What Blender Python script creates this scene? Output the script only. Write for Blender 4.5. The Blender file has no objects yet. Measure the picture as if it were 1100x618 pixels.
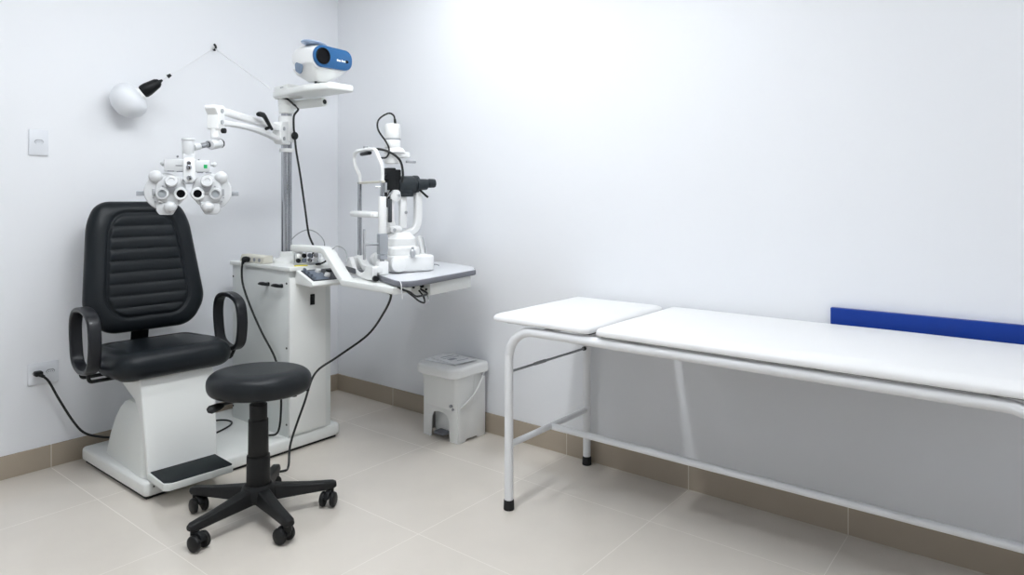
import bpy, bmesh, math, random
import numpy as np
from mathutils import Matrix, Vector

random.seed(7)
SC = bpy.context.scene
COL = SC.collection
PI = math.pi
ROOTM = {}


def T(x, y, z): return Matrix.Translation((x, y, z))
def RZ(a): return Matrix.Rotation(a, 4, 'Z')
def RX(a): return Matrix.Rotation(a, 4, 'X')
def RY(a): return Matrix.Rotation(a, 4, 'Y')
def R3(d): return math.radians(d)


# ------------------------------------------------------------------ materials
def mat(name, col, rough=0.5, metal=0.0, coat=0.0, spec=0.5, bump=0.0, bscale=200.0, var=0.0, vscale=8.0, emit=None, estr=0.0):
    m = bpy.data.materials.new(name)
    m.use_nodes = True
    nt = m.node_tree
    b = nt.nodes['Principled BSDF']
    b.inputs['Base Color'].default_value = (*col, 1)
    b.inputs['Roughness'].default_value = rough
    b.inputs['Metallic'].default_value = metal
    b.inputs['Coat Weight'].default_value = coat
    b.inputs['Specular IOR Level'].default_value = spec
    tc = nt.nodes.new('ShaderNodeTexCoord')
    if var > 0:
        n = nt.nodes.new('ShaderNodeTexNoise')
        n.inputs['Scale'].default_value = vscale
        n.inputs['Detail'].default_value = 4
        nt.links.new(tc.outputs['Object'], n.inputs['Vector'])
        mx = nt.nodes.new('ShaderNodeMix')
        mx.data_type = 'RGBA'
        mx.inputs[6].default_value = (*[c * (1 - var) for c in col], 1)
        mx.inputs[7].default_value = (*[min(1, c * (1 + var)) for c in col], 1)
        nt.links.new(n.outputs['Fac'], mx.inputs[0])
        nt.links.new(mx.outputs[2], b.inputs['Base Color'])
    if bump > 0:
        n2 = nt.nodes.new('ShaderNodeTexNoise')
        n2.inputs['Scale'].default_value = bscale
        n2.inputs['Detail'].default_value = 3
        nt.links.new(tc.outputs['Object'], n2.inputs['Vector'])
        bp = nt.nodes.new('ShaderNodeBump')
        bp.inputs['Strength'].default_value = bump
        bp.inputs['Distance'].default_value = 0.002
        nt.links.new(n2.outputs['Fac'], bp.inputs['Height'])
        nt.links.new(bp.outputs['Normal'], b.inputs['Normal'])
    if emit:
        b.inputs['Emission Color'].default_value = (*emit, 1)
        b.inputs['Emission Strength'].default_value = estr
    return m


def tile_mat(name, tile, grout, px=0.65, ox=-0.38, oy=-1.21, gw=0.004, rough=0.16, skip=False):
    """large square porcelain tiles; joints on a world grid"""
    m = bpy.data.materials.new(name)
    m.use_nodes = True
    nt = m.node_tree
    b = nt.nodes['Principled BSDF']
    L = nt.links.new
    tc = nt.nodes.new('ShaderNodeTexCoord')
    sp = nt.nodes.new('ShaderNodeSeparateXYZ')
    L(tc.outputs['Object'], sp.inputs[0])

    def mth(op, a, bb=None):
        n = nt.nodes.new('ShaderNodeMath')
        n.operation = op
        for i, v in enumerate((a, bb)):
            if v is None: continue
            if isinstance(v, (int, float)): n.inputs[i].default_value = v
            else: L(v, n.inputs[i])
        return n.outputs[0]
    facs = []
    for ax, o in ((0, ox), (1, oy)):
        v = mth('SUBTRACT', sp.outputs[ax], o)
        v = mth('DIVIDE', v, px)
        v = mth('FRACT', mth('ADD', v, 20.5))
        v = mth('ABSOLUTE', mth('SUBTRACT', v, 0.5))
        facs.append(mth('LESS_THAN', v, gw / 2 / px))
    g = mth('MAXIMUM', facs[0], facs[1])
    n = nt.nodes.new('ShaderNodeTexNoise')
    n.inputs['Scale'].default_value = 3.5
    n.inputs['Detail'].default_value = 7
    n.inputs['Roughness'].default_value = 0.6
    L(tc.outputs['Object'], n.inputs['Vector'])
    mx = nt.nodes.new('ShaderNodeMix'); mx.data_type = 'RGBA'
    mx.inputs[6].default_value = (*[c * 0.94 for c in tile], 1)
    mx.inputs[7].default_value = (*[c * 1.06 for c in tile], 1)
    L(n.outputs['Fac'], mx.inputs[0])
    m2 = nt.nodes.new('ShaderNodeMix'); m2.data_type = 'RGBA'
    L(g, m2.inputs[0])
    L(mx.outputs[2], m2.inputs[6])
    m2.inputs[7].default_value = (*grout, 1)
    L(m2.outputs[2], b.inputs['Base Color'])
    rr = mth('ADD', mth('MULTIPLY', g, 0.5), rough)
    L(rr, b.inputs['Roughness'])
    return m


M = {
    'wall': mat('wall_paint', (0.865, 0.877, 0.905), 0.55, bump=0.05, bscale=120, spec=0.3),
    'ceil': mat('ceiling_paint', (0.88, 0.88, 0.88), 0.8),
    'tile': tile_mat('porcelain_tile', (0.745, 0.69, 0.62), (0.77, 0.72, 0.655), gw=.003, rough=.11),
    'base': tile_mat('shaded_skirting_tile', (0.42, 0.355, 0.28), (0.62, 0.58, 0.5), rough=0.22),  # same tile as the floor, shade of the upright face darkened into the colour
    'grout': mat('grout', (0.62, 0.58, 0.5), 0.8),
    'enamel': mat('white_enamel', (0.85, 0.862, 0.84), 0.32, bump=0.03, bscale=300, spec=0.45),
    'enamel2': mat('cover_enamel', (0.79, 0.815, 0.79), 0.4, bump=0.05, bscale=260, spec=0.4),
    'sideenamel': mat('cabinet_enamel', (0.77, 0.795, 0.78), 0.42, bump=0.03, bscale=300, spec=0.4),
    'white': mat('white_plastic', (0.86, 0.865, 0.86), 0.35, spec=0.45),
    'phor': mat('phoropter_enamel', (0.64, 0.65, 0.66), 0.3, spec=0.5),
    'phor2': mat('phoropter_light_enamel', (0.80, 0.81, 0.815), 0.3, spec=0.5),
    'scope': mat('microscope_slate', (0.017, 0.023, 0.028), 0.42, spec=0.35),
    'whitecoat': mat('white_powder_coat', (0.84, 0.85, 0.865), 0.28, spec=0.5),
    'bin': mat('bin_plastic', (0.86, 0.87, 0.86), 0.4, bump=0.04, bscale=150),
    'vinyl': mat('white_vinyl', (0.88, 0.88, 0.885), 0.42, bump=0.10, bscale=420, spec=0.4),
    'seam': mat('dark_board', (0.03, 0.03, 0.035), 0.6),
    'leather': mat('black_leather', (0.0095, 0.0125, 0.0155), 0.34, bump=0.18, bscale=380, spec=0.22),
    'leather2': mat('stool_leather', (0.014, 0.0165, 0.019), 0.36, bump=0.18, bscale=380, spec=0.22),
    'black': mat('black_plastic', (0.008, 0.009, 0.010), 0.42, spec=0.25),
    'nylon': mat('stool_nylon', (0.013, 0.0135, 0.014), 0.45, spec=0.25, bump=0.1, bscale=500),
    'armblack': mat('armrest_black', (0.011, 0.012, 0.015), 0.34, spec=0.35),
    'rubber': mat('black_rubber', (0.008, 0.008, 0.009), 0.7),
    'mat': mat('ribbed_rubber', (0.013, 0.018, 0.020), 0.6, spec=0.2, bump=0.2, bscale=250),
    'chrome': mat('chrome', (0.44, 0.45, 0.47), 0.10, metal=1.0),
    'steel': mat('brushed_steel', (0.55, 0.56, 0.58), 0.3, metal=1.0),
    'greymetal': mat('grey_metal', (0.40, 0.42, 0.45), 0.35, metal=0.4),
    'rim': mat('grey_edging', (0.17, 0.175, 0.20), 0.45),
    'groove': mat('groove_grey', (0.36, 0.37, 0.39), 0.5),
    'tabletop': mat('table_laminate', (0.74, 0.755, 0.79), 0.3),
    'blue': mat('blue_plastic', (0.010, 0.092, 0.245), 0.35),
    'paleblue': mat('pale_blue_plastic', (0.33, 0.43, 0.60), 0.3),
    'greyblue': mat('grey_blue_plastic', (0.17, 0.23, 0.32), 0.4),
    'strip': mat('blue_wall_board', (0.003, 0.036, 0.27), 0.4, spec=0.25, var=0.06, vscale=20),
    'lens': mat('dark_glass', (0.003, 0.003, 0.004), 0.25, spec=0.15),
    'lensgrey': mat('grey_lens', (0.42, 0.45, 0.47), 0.12),
    'beige': mat('beige_plastic', (0.66, 0.64, 0.56), 0.45),
    'panel': mat('dark_panel', (0.045, 0.05, 0.058), 0.35),
    'panelblue': mat('slate_panel', (0.16, 0.19, 0.24), 0.4),
    'green': mat('green_sticker', (0.0, 0.36, 0.10), 0.5),
    'yellow': mat('yellow_sticker', (0.80, 0.72, 0.09), 0.6),
    'paper': mat('paper', (0.80, 0.81, 0.83), 0.7, var=0.05, vscale=60),
    'ink': mat('ink', (0.30, 0.32, 0.36), 0.7),
    'wood': mat('dark_wood', (0.055, 0.035, 0.024), 0.4, var=.3, vscale=5),
    'cord': mat('black_cord', (0.008, 0.009, 0.009), 0.5),
    'greycord': mat('grey_cord', (0.42, 0.43, 0.44), 0.5),
    'whitecord': mat('white_cord', (0.80, 0.81, 0.82), 0.5),
    'opal': mat('opal_white', (0.82, 0.84, 0.87), 0.4),
    'socket': mat('socket_plastic', (0.78, 0.80, 0.84), 0.35),
    'lamp': mat('lamp_diffuser', (0.9, 0.9, 0.9), 0.5, emit=(0.93, 0.97, 1.0), estr=43.0),
}
NOISE = {}


# ------------------------------------------------------------------ mesh builder
def crom(pts, n=8, closed=False):
    P = [Vector(p) for p in pts]
    if len(P) < 3: return P
    out = []
    N = len(P)
    rng = range(N) if closed else range(N - 1)
    for i in rng:
        if closed:
            p0, p1, p2, p3 = P[(i - 1) % N], P[i], P[(i + 1) % N], P[(i + 2) % N]
        else:
            p1, p2 = P[i], P[i + 1]
            p0 = P[i - 1] if i > 0 else p1 * 2 - p2
            p3 = P[i + 2] if i + 2 < N else p2 * 2 - p1
        for k in range(n):
            t = k / n
            out.append(0.5 * ((2 * p1) + (p2 - p0) * t + (2 * p0 - 5 * p1 + 4 * p2 - p3) * t * t + (3 * p1 - p0 - 3 * p2 + p3) * t ** 3))
    if not closed: out.append(P[-1])
    return out


def fillet(pts, r, n=8):
    """polyline with rounded inner corners"""
    P = [Vector(p) for p in pts]
    out = [P[0]]
    for i in range(1, len(P) - 1):
        a = (P[i - 1] - P[i]); b = (P[i + 1] - P[i])
        la, lb = a.length, b.length
        a.normalize(); b.normalize()
        ang = a.angle(b)
        rr = r[i] if isinstance(r, (list, tuple)) else r
        if rr <= 0 or ang > PI - 0.02:
            out.append(P[i]); continue
        d = min(rr / math.tan(ang / 2), la * .49, lb * .49)
        rr = d * math.tan(ang / 2)
        c = P[i] + (a + b).normalized() * (rr / math.sin(ang / 2))
        s = P[i] + a * d - c; e = P[i] + b * d - c
        tot = s.angle(e)
        ax = s.cross(e).normalized()
        for k in range(n + 1):
            out.append(c + Matrix.Rotation(tot * k / n, 3, ax) @ s)
    out.append(P[-1])
    return out


def rpoly(pts, r, n=6):
    """closed 2d polygon with rounded corners"""
    P = [Vector((*p, 0)) for p in pts]
    N = len(P)
    out = []
    for i in range(N):
        a = P[i - 1] - P[i]; b = P[(i + 1) % N] - P[i]
        la, lb = a.length, b.length
        a.normalize(); b.normalize()
        ang = a.angle(b)
        rr = r[i] if isinstance(r, (list, tuple)) else r
        if rr <= 0 or ang > PI - 0.02:
            out.append((P[i].x, P[i].y)); continue
        d = min(rr / math.tan(ang / 2), la * .49, lb * .49)
        rr = d * math.tan(ang / 2)
        c = P[i] + (a + b).normalized() * (rr / math.sin(ang / 2))
        s = P[i] + a * d - c; e = P[i] + b * d - c
        tot = s.angle(e)
        ax = s.cross(e).normalized()
        for k in range(n + 1):
            v = c + Matrix.Rotation(tot * k / n, 3, ax) @ s
            out.append((v.x, v.y))
    return out


def circ(r, n=32, cx=0, cy=0, ry=None):
    return [(cx + r * math.cos(2 * PI * k / n), cy + (ry or r) * math.sin(2 * PI * k / n)) for k in range(n)]


EACH = {'screw', 'cover_screw', 'pivot_screw', 'arm_screw', 'connector', 'rail_wheel_cover', 'slot', 'set_screw', 'detail_screw', 'stem', 'outlet',
        'outlet_hole', 'pin_hole', 'adjusting_knob', 'hinge_pin', 'vent_slot', 'display', 'cushion_board', 'top_crossbar', 'filter_lever', 'pd_knob', 'pole_tube'}


class MB:
    def __init__(self, frame=None):
        self.bm = bmesh.new()
        self.M = frame.copy() if frame is not None else Matrix.Identity(4)
        self.mi = 0

    def _add(self, bm2, X=None):
        X = self.M @ (X if X is not None else Matrix.Identity(4))
        me = bpy.data.meshes.new('tmp')
        for f in bm2.faces: f.material_index = self.mi
        bm2.to_mesh(me); bm2.free()
        me.transform(X)
        self.bm.from_mesh(me)
        bpy.data.meshes.remove(me)
        return self

    def box(self, c, s, bev=0.0, X=None, seg=2):
        b = bmesh.new()
        bmesh.ops.create_cube(b, size=1)
        bmesh.ops.scale(b, vec=s, verts=b.verts)
        if bev > 0:
            bmesh.ops.bevel(b, geom=b.edges[:], offset=min(bev, min(s) * .49), segments=seg, affect='EDGES', profile=0.5)
        return self._add(b, (X if X is not None else Matrix.Identity(4)) @ T(*c) if X is None else X @ T(*c))

    def cyl(self, p0, p1, r0, r1=None, seg=24, bev=0.0):
        r1 = r0 if r1 is None else r1
        p0 = Vector(p0); p1 = Vector(p1)
        d = p1 - p0
        b = bmesh.new()
        bmesh.ops.create_cone(b, cap_ends=True, segments=seg, radius1=r0, radius2=r1, depth=d.length)
        if bev > 0:
            es = [e for e in b.edges if any(len(f.verts) > 4 for f in e.link_faces)]
            bmesh.ops.bevel(b, geom=es, offset=bev, segments=2, affect='EDGES', profile=0.5)
        q = Vector((0, 0, 1)).rotation_difference(d.normalized()).to_matrix().to_4x4()
        return self._add(b, T(*((p0 + p1) / 2)) @ q)

    def ball(self, c, r, sc=(1, 1, 1), X=None, seg=24):
        b = bmesh.new()
        bmesh.ops.create_uvsphere(b, u_segments=seg, v_segments=seg // 2, radius=r)
        bmesh.ops.scale(b, vec=sc, verts=b.verts)
        return self._add(b, T(*c) @ (X if X is not None else Matrix.Identity(4)))

    def lathe(self, prof, X=None, seg=32):
        """prof: list of (r, z); axis z"""
        b = bmesh.new()
        rings = []
        for r, z in prof:
            if r < 1e-6: rings.append([b.verts.new((0, 0, z))])
            else: rings.append([b.verts.new((r * math.cos(2 * PI * k / seg), r * math.sin(2 * PI * k / seg), z)) for k in range(seg)])
        for a, c in zip(rings, rings[1:]):
            for k in range(seg):
                k2 = (k + 1) % seg
                if len(a) == 1 and len(c) == 1: continue
                if len(a) == 1: b.faces.new((a[0], c[k], c[k2]))
                elif len(c) == 1: b.faces.new((a[k], a[k2], c[0]))
                else: b.faces.new((a[k], a[k2], c[k2], c[k]))
        if len(rings[0]) > 1: b.faces.new(list(reversed(rings[0])))
        if len(rings[-1]) > 1: b.faces.new(rings[-1])
        bmesh.ops.recalc_face_normals(b, faces=b.faces[:])
        return self._add(b, X)

    def prism(self, pts, h, X=None, bev=0.0, seg=2, both=True):
        """2d outline in local xy extruded 0..h along local z"""
        b = bmesh.new()
        vs = [b.verts.new((x, y, 0)) for x, y in pts]
        f = b.faces.new(vs)
        ret = bmesh.ops.extrude_face_region(b, geom=[f])
        up = [g for g in ret['geom'] if isinstance(g, bmesh.types.BMVert)]
        bmesh.ops.translate(b, vec=(0, 0, h), verts=up)
        bmesh.ops.recalc_face_normals(b, faces=b.faces[:])
        if bev > 0:
            es = [e for e in b.edges if abs(e.verts[0].co.z - e.verts[1].co.z) < 1e-7 and (both or e.verts[0].co.z > h / 2)]
            bmesh.ops.bevel(b, geom=es, offset=bev, segments=seg, affect='EDGES', profile=0.5, clamp_overlap=True)
        return self._add(b, X)

    def sweep(self, path, sec, closed=False, up=None, scale=None, caps=True):
        """sec: closed 2d section (a,b); path: points; up: fixed a-axis hint"""
        P = [Vector(p) for p in path]
        N = len(P)
        b = bmesh.new()
        tang = []
        for i in range(N):
            if closed: t = P[(i + 1) % N] - P[i - 1]
            else: t = P[min(i + 1, N - 1)] - P[max(i - 1, 0)]
            tang.append(t.normalized())
        if up is None:
            u = tang[0].orthogonal().normalized()
        else:
            u = Vector(up)
        rings = []
        for i in range(N):
            t = tang[i]
            if up is not None: u = Vector(up)
            elif i > 0:
                u = tang[i - 1].rotation_difference(t) @ u
            a = (u - t * u.dot(t)).normalized()
            c = t.cross(a)
            k = scale[i] if scale else 1.0
            rings.append([b.verts.new(P[i] + a * (x * k) + c * (y * k)) for x, y in sec])
        S = len(sec)
        for i in range(N if closed else N - 1):
            A, B = rings[i], rings[(i + 1) % N]
            for k in range(S):
                b.faces.new((A[k], A[(k + 1) % S], B[(k + 1) % S], B[k]))
        if not closed and caps:
            b.faces.new(list(reversed(rings[0]))); b.faces.new(rings[-1])
        bmesh.ops.recalc_face_normals(b, faces=b.faces[:])
        return self._add(b)

    def tube(self, path, r, seg=12, closed=False, scale=None):
        return self.sweep(path, circ(r, seg), closed, None, scale)

    def loft(self, rings, X=None, caps=True):
        b = bmesh.new()
        R = [[b.verts.new(p) for p in ring] for ring in rings]
        S = len(R[0])
        for A, B in zip(R, R[1:]):
            for k in range(S):
                b.faces.new((A[k], A[(k + 1) % S], B[(k + 1) % S], B[k]))
        if caps:
            b.faces.new(list(reversed(R[0]))); b.faces.new(R[-1])
        bmesh.ops.recalc_face_normals(b, faces=b.faces[:])
        return self._add(b, X)

    def pillow(self, outline, c, Tf, rf, Tb, rb, X=None, detail=None, nth=160, nrho=40, edge=0.0, pw=2.0):
        """cushion: star-shaped 2d outline about c; front (+z) Tf with edge radius rf, back (-z) Tb"""
        O = np.array(outline)
        A = O; B = np.roll(O, -1, axis=0)
        th = np.linspace(0, 2 * PI, nth, endpoint=False)
        rad = np.zeros(nth)
        for i, t in enumerate(th):
            d = np.array([math.cos(t), math.sin(t)])
            best = 0
            e = B - A
            den = d[0] * e[:, 1] - d[1] * e[:, 0]
            w = A - np.array(c)
            den = np.where(abs(den) < 1e-12, 1e-12, den)
            s = (w[:, 0] * e[:, 1] - w[:, 1] * e[:, 0]) / den
            u = (w[:, 0] * d[1] - w[:, 1] * d[0]) / den
            ok = (s > 0) & (u >= -1e-6) & (u <= 1 + 1e-6)
            rad[i] = s[ok].max()
        rho = 1 - (1 - np.linspace(0, 1, nrho + 1)[1:]) ** 1.5
        X2 = c[0] + np.outer(rho, rad * np.cos(th)); Y2 = c[1] + np.outer(rho, rad * np.sin(th))
        pts = np.stack([X2.ravel(), Y2.ravel()], 1)
        dist = polydist(pts, O)

        def prof(dd, Tt, r):
            q = np.clip(dd / r, 0, 1)
            return Tt * (1 - (1 - q) ** pw) ** (1 / pw)
        zf = prof(dist, Tf, rf) + edge; zb = -prof(dist, Tb, rb) - edge
        c0 = np.array([c])
        dc = polydist(c0, O)
        zf0 = prof(dc, Tf, rf) + edge; zb0 = -prof(dc, Tb, rb) - edge
        if detail is not None:
            zf = zf + detail(pts, dist); zf0 = zf0 + detail(c0, dc)
        b = bmesh.new()
        zf = zf.reshape(X2.shape); zb = zb.reshape(X2.shape)
        last = nrho - 1
        F = []; K = []
        for j in range(nrho):
            F.append([b.verts.new((X2[j, i], Y2[j, i], zf[j, i])) for i in range(nth)])
        for j in range(nrho):
            if j == last and edge == 0: K.append(F[j])
            else: K.append([b.verts.new((X2[j, i], Y2[j, i], zb[j, i])) for i in range(nth)])
        vf = b.verts.new((*c, zf0[0])); vb = b.verts.new((*c, zb0[0]))
        for i in range(nth):
            i2 = (i + 1) % nth
            b.faces.new((vf, F[0][i], F[0][i2])); b.faces.new((vb, K[0][i2], K[0][i]))
            for j in range(nrho - 1):
                b.faces.new((F[j][i], F[j + 1][i], F[j + 1][i2], F[j][i2]))
                b.faces.new((K[j][i2], K[j + 1][i2], K[j + 1][i], K[j][i]))
            if edge > 0: b.faces.new((F[last][i], K[last][i], K[last][i2], F[last][i2]))
        bmesh.ops.recalc_face_normals(b, faces=b.faces[:])
        return self._add(b, X)

    def build(self, name, mats, parent=None, smooth=38, each=True, **tags):
        if each and name in EACH: return build_each(self, name, mats, parent, smooth=smooth, **tags)
        if not isinstance(mats, (list, tuple)): mats = [mats]
        rm = ROOTM.get(parent.name, Matrix.Identity(4)) if parent is not None else self.root if hasattr(self, 'root') else Matrix.Identity(4)
        inv = rm.inverted()
        bm = self.bm
        bmesh.ops.transform(bm, matrix=inv, verts=bm.verts)
        for f in bm.faces: f.smooth = True
        lim = R3(smooth)
        for e in bm.edges:
            if len(e.link_faces) == 2:
                if e.calc_face_angle(0) > lim: e.smooth = False
        me = bpy.data.meshes.new(name)
        bm.to_mesh(me); bm.free()
        for m_ in mats: me.materials.append(m_)
        o = bpy.data.objects.new(name, me)
        COL.objects.link(o)
        if parent is not None: o.parent = parent
        else: o.matrix_world = rm
        ROOTM[o.name] = rm
        for k, v in tags.items(): o[k] = v
        return o


def build_each(mb, name, mats, parent, **kw):
    """every loose piece becomes an object of its own"""
    bm = mb.bm
    bm.verts.ensure_lookup_table(); bm.verts.index_update()
    seen = set(); out = []
    for v in bm.verts:
        if v.index in seen: continue
        isl = []; st_ = [v]; seen.add(v.index)
        while st_:
            u = st_.pop(); isl.append(u)
            for e in u.link_edges:
                o = e.other_vert(u)
                if o.index not in seen: seen.add(o.index); st_.append(o)
        n = MB(); mp = {u: n.bm.verts.new(u.co) for u in isl}
        fs = {f for u in isl for f in u.link_faces}
        for f in fs: n.bm.faces.new([mp[q] for q in f.verts])
        out.append(n.build(name, mats, parent, each=False, **kw))
    bm.free()
    return out


def polydist(pts, O):
    A = O; B = np.roll(O, -1, axis=0)
    e = B - A
    l2 = (e ** 2).sum(1) + 1e-18
    best = np.full(len(pts), 1e9)
    for k in range(len(A)):
        w = pts - A[k]
        t = np.clip((w @ e[k]) / l2[k], 0, 1)
        d = w - t[:, None] * e[k]
        best = np.minimum(best, (d ** 2).sum(1))
    return np.sqrt(best)


def inside(pts, O):
    x, y = pts[:, 0], pts[:, 1]
    c = np.zeros(len(pts), bool)
    N = len(O)
    for i in range(N):
        x1, y1 = O[i]; x2, y2 = O[i - 1]
        if y1 == y2: continue
        hit = ((y1 > y) != (y2 > y)) & (x < (x2 - x1) * (y - y1) / (y2 - y1) + x1)
        c ^= hit
    return c


def thing(name, label, cat, X, group=None):
    o = bpy.data.objects.new(name, None)
    COL.objects.link(o)
    o.empty_display_size = 0.05
    o.matrix_world = X
    ROOTM[o.name] = X.copy()
    o['label'] = label; o['category'] = cat
    if group: o['group'] = group
    return o


def solo(mb, name, mats, X, label, cat, group=None):
    mb.root = X
    o = mb.build(name, mats)
    o['label'] = label; o['category'] = cat
    if group: o['group'] = group
    return o


# ------------------------------------------------------------------ room shell
XL, YF, H = -3.7, -4.9, 2.7


def slab(name, c, s, m):
    mb = MB(); mb.box(c, s)
    return mb.build(name, m, kind='structure')


slab('floor', (XL / 2, YF / 2, -0.05), (-XL + .2, -YF + .2, 0.1), M['tile'])
slab('ceiling', (XL / 2, YF / 2, H + .05), (-XL + .2, -YF + .2, 0.1), M['ceil'])
slab('wall_back', (XL / 2, 0.05, H / 2), (-XL + .2, 0.1, H), M['wall'])
slab('wall_right', (0.05, YF / 2, H / 2), (0.1, -YF, H), M['wall'])
slab('wall_left', (XL - .05, YF / 2, H / 2), (0.1, -YF, H), M['wall'])
slab('wall_front', (XL / 2, YF - .05, H / 2), (-XL + .2, 0.1, H), M['wall'])
BH = 0.109
for nm, c, s in (('baseboard_back', (XL / 2, -.004, BH / 2), (-XL, .008, BH)), ('baseboard_right', (-.004, YF / 2, BH / 2), (.008, -YF, BH)),
                 ('baseboard_left', (XL + .004, YF / 2, BH / 2), (.008, -YF, BH)), ('baseboard_front', (XL / 2, YF + .004, BH / 2), (-XL, .008, BH))):
    slab(nm, c, s, M['base'])
slab('trim_1', (XL / 2, -.0105, .001), (-XL, .005, .002), M['grout'])
slab('trim_2', (-.0105, YF / 2, .001), (.005, -YF, .002), M['grout'])


def ceiling_light(x, y, sx, sy, label, drop=.035):
    """surface mounted opal box light under a slim white tray"""
    t = thing('ceiling_light', label, 'light', T(x, y, H), 'ceiling lights')
    f = MB(ROOTM[t.name]); f.box((0, 0, -.008), (sx + .03, sy + .03, .016), .003); f.build('tray', M['white'], t)
    d = MB(ROOTM[t.name]); d.box((0, 0, -.016 - drop / 2), (sx, sy, drop), .01); d.build('diffuser', M['lamp'], t)
    return t


ceiling_light(-1.55, -2.12, 1.30, 0.14, 'slim white ceiling light above the middle of the room')
ceiling_light(-.66, -1.32, .155, .155, 'small square ceiling light above the waste bin', .05)
ceiling_light(-2.0, -1.3, .22, .22, 'added square fill light on the ceiling in front of the chair')  # unseen fill lamp, added to brighten the chair side
ceiling_light(-1.60, -4.1, .26, .26, 'added square fill light on the ceiling at the end opposite the chair')  # unseen lamp added as fill for the right wall and couch

# unseen dark wooden door, added in the end wall for the chrome pole to reflect
b = MB(); b.box((-2.55, YF + .012, 1.04), (.86, .024, 2.08), .002); dor = b.build('added_door_1', M['wood'], None, kind='structure')
b = MB()
for x in (-2.55 - .47, -2.55 + .47): b.box((x, YF + .015, 1.065), (.08, .03, 2.13), .003)
b.box((-2.55, YF + .015, 2.12), (1.02, .03, .08), .003)
b.build('added_door_trim', M['wood'], None, kind='structure')  # frame of the added door
b = MB(); b.cyl((-2.20, YF + .02, 1.0), (-2.20, YF + .07, 1.0), .011); b.cyl((-2.20, YF + .062, 1.0), (-2.32, YF + .062, 1.0), .009); b.build('added_door_handle', M['steel'], dor)

# ------------------------------------------------------------------ refraction unit stand
UR = R3(-3.5)
UX = T(-1.548, -.742, 0)
st = thing('equipment_stand', 'white ophthalmic instrument stand with cabinet, chrome pole, shelf and swing-out table', 'instrument stand', UX)
W = Matrix.Identity(4)
# base platform
b = MB(UX)
pts = rpoly([(-.018, -.006), (1.0, -.006), (1.0, .697), (-.018, .697)], .025)
b.prism(pts, .062, T(0, 0, .014), bev=.014, seg=3)
pf = b.build('base_platform', M['enamel'], st)
b = MB(UX); b.box((.49, .345, .0075), (.985, .66, .015)); b.build('foot_strip', M['rubber'], pf)
b = MB(UX)
b.cyl((.475, -.009, .042), (.475, -.002, .042), .009, seg=16)
b.cyl((.02, -.009, .055), (.02, -.002, .055), .003, seg=10)
b.build('screw', M['black'], pf)
# cabinet: body, lid slab, front door
cx0, cx1, cy0, cy1, cz0, cz1 = .685, .944, .005, .545, .074, .925
b = MB(UX)
b.box(((cx0 + cx1) / 2, (cy0 + cy1) / 2, (cz0 + cz1) / 2), (cx1 - cx0, cy1 - cy0, cz1 - cz0), .004)
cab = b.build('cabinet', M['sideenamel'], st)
b = MB(UX)
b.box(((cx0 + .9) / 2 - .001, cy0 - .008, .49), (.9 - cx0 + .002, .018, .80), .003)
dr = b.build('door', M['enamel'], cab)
b = MB(UX); b.box((.815, cy0 - .019, .767), (.026, .008, .056), .003); b.box((.815, cy0 - .024, .775), (.014, .006, .022), .002)
b.build('power_switch', M['black'], cab)
b = MB(UX)
for (y, z) in ((.535, .86), (.02, .86), (.02, .53), (.02, .14), (.535, .14)):
    b.cyl((cx0 - .002, y, z), (cx0 + .004, y, z), .0055, seg=12)
b.build('cover_screw', M['black'], cab)
for y in (.182, .060):
    b = MB(UX)
    sec = rpoly([(-.012, -.008), (.012, -.008), (.012, .008), (-.012, .008)], .006, 4)
    b.cyl((cx0 - .03, y, .847), (cx0 + .002, y, .847), .008)
    b.sweep([(cx0 - .03, y + .05, .846), (cx0 - .034, y + .03, .849), (cx0 - .036, y, .85), (cx0 - .034, y - .03, .849), (cx0 - .03, y - .05, .846)],
            circ(.009, 12, ry=.0075), scale=[.55, .95, 1.15, .95, .55])
    b.build('holder_handle', M['black'], cab)
b = MB(UX)
pts = rpoly([(cx0 - .012, cy0 - .03), (cx1 + .012, cy0 - .03), (cx1 + .012, cy1 + .01), (cx0 - .012, cy1 + .01)], .006, 3)
b.prism(pts, .02, T(0, 0, .925), bev=.003)
b.build('countertop', M['enamel'], st)
# pole
PX, PY = -.724, -.508
b = MB(W)
b.cyl((PX - .004, PY + .005, .955), (PX - .004, PY + .005, 1.80), .0225, seg=36)
b.cyl((PX + .0125, PY - .0155, .955), (PX + .0125, PY - .0155, 1.80), .0085, seg=24)
b.build('pole', M['chrome'], st)
b = MB(T(PX, PY, .945))
b.lathe([(.072, 0), (.072, .006), (.066, .016), (.045, .024), (.036, .03), (.034, .06), (.0, .06)])
b.build('pole_flange', M['enamel'], st)
b = MB(W)
b.cyl((PX, PY, 1.755), (PX, PY, 1.80), .040, .043, seg=28, bev=.003)
b.cyl((PX, PY, 1.80), (PX, PY, 1.832), .043, .043, seg=28, bev=.002)
head = b.build('pole_head', M['enamel'], st)
# shelf support tube under the shelf
b = MB(W)
b.cyl((PX + .01, PY - .02, 1.80), (-.672, -.775, 1.803), .024, seg=24, bev=.002)
b.build('shelf_support', M['enamel'], head)
b = MB(W)
b.cyl((-.672, -.772, 1.803), (-.6715, -.777, 1.803), .0125, seg=20)
b.build('tube_end', M['black'], head)
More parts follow.
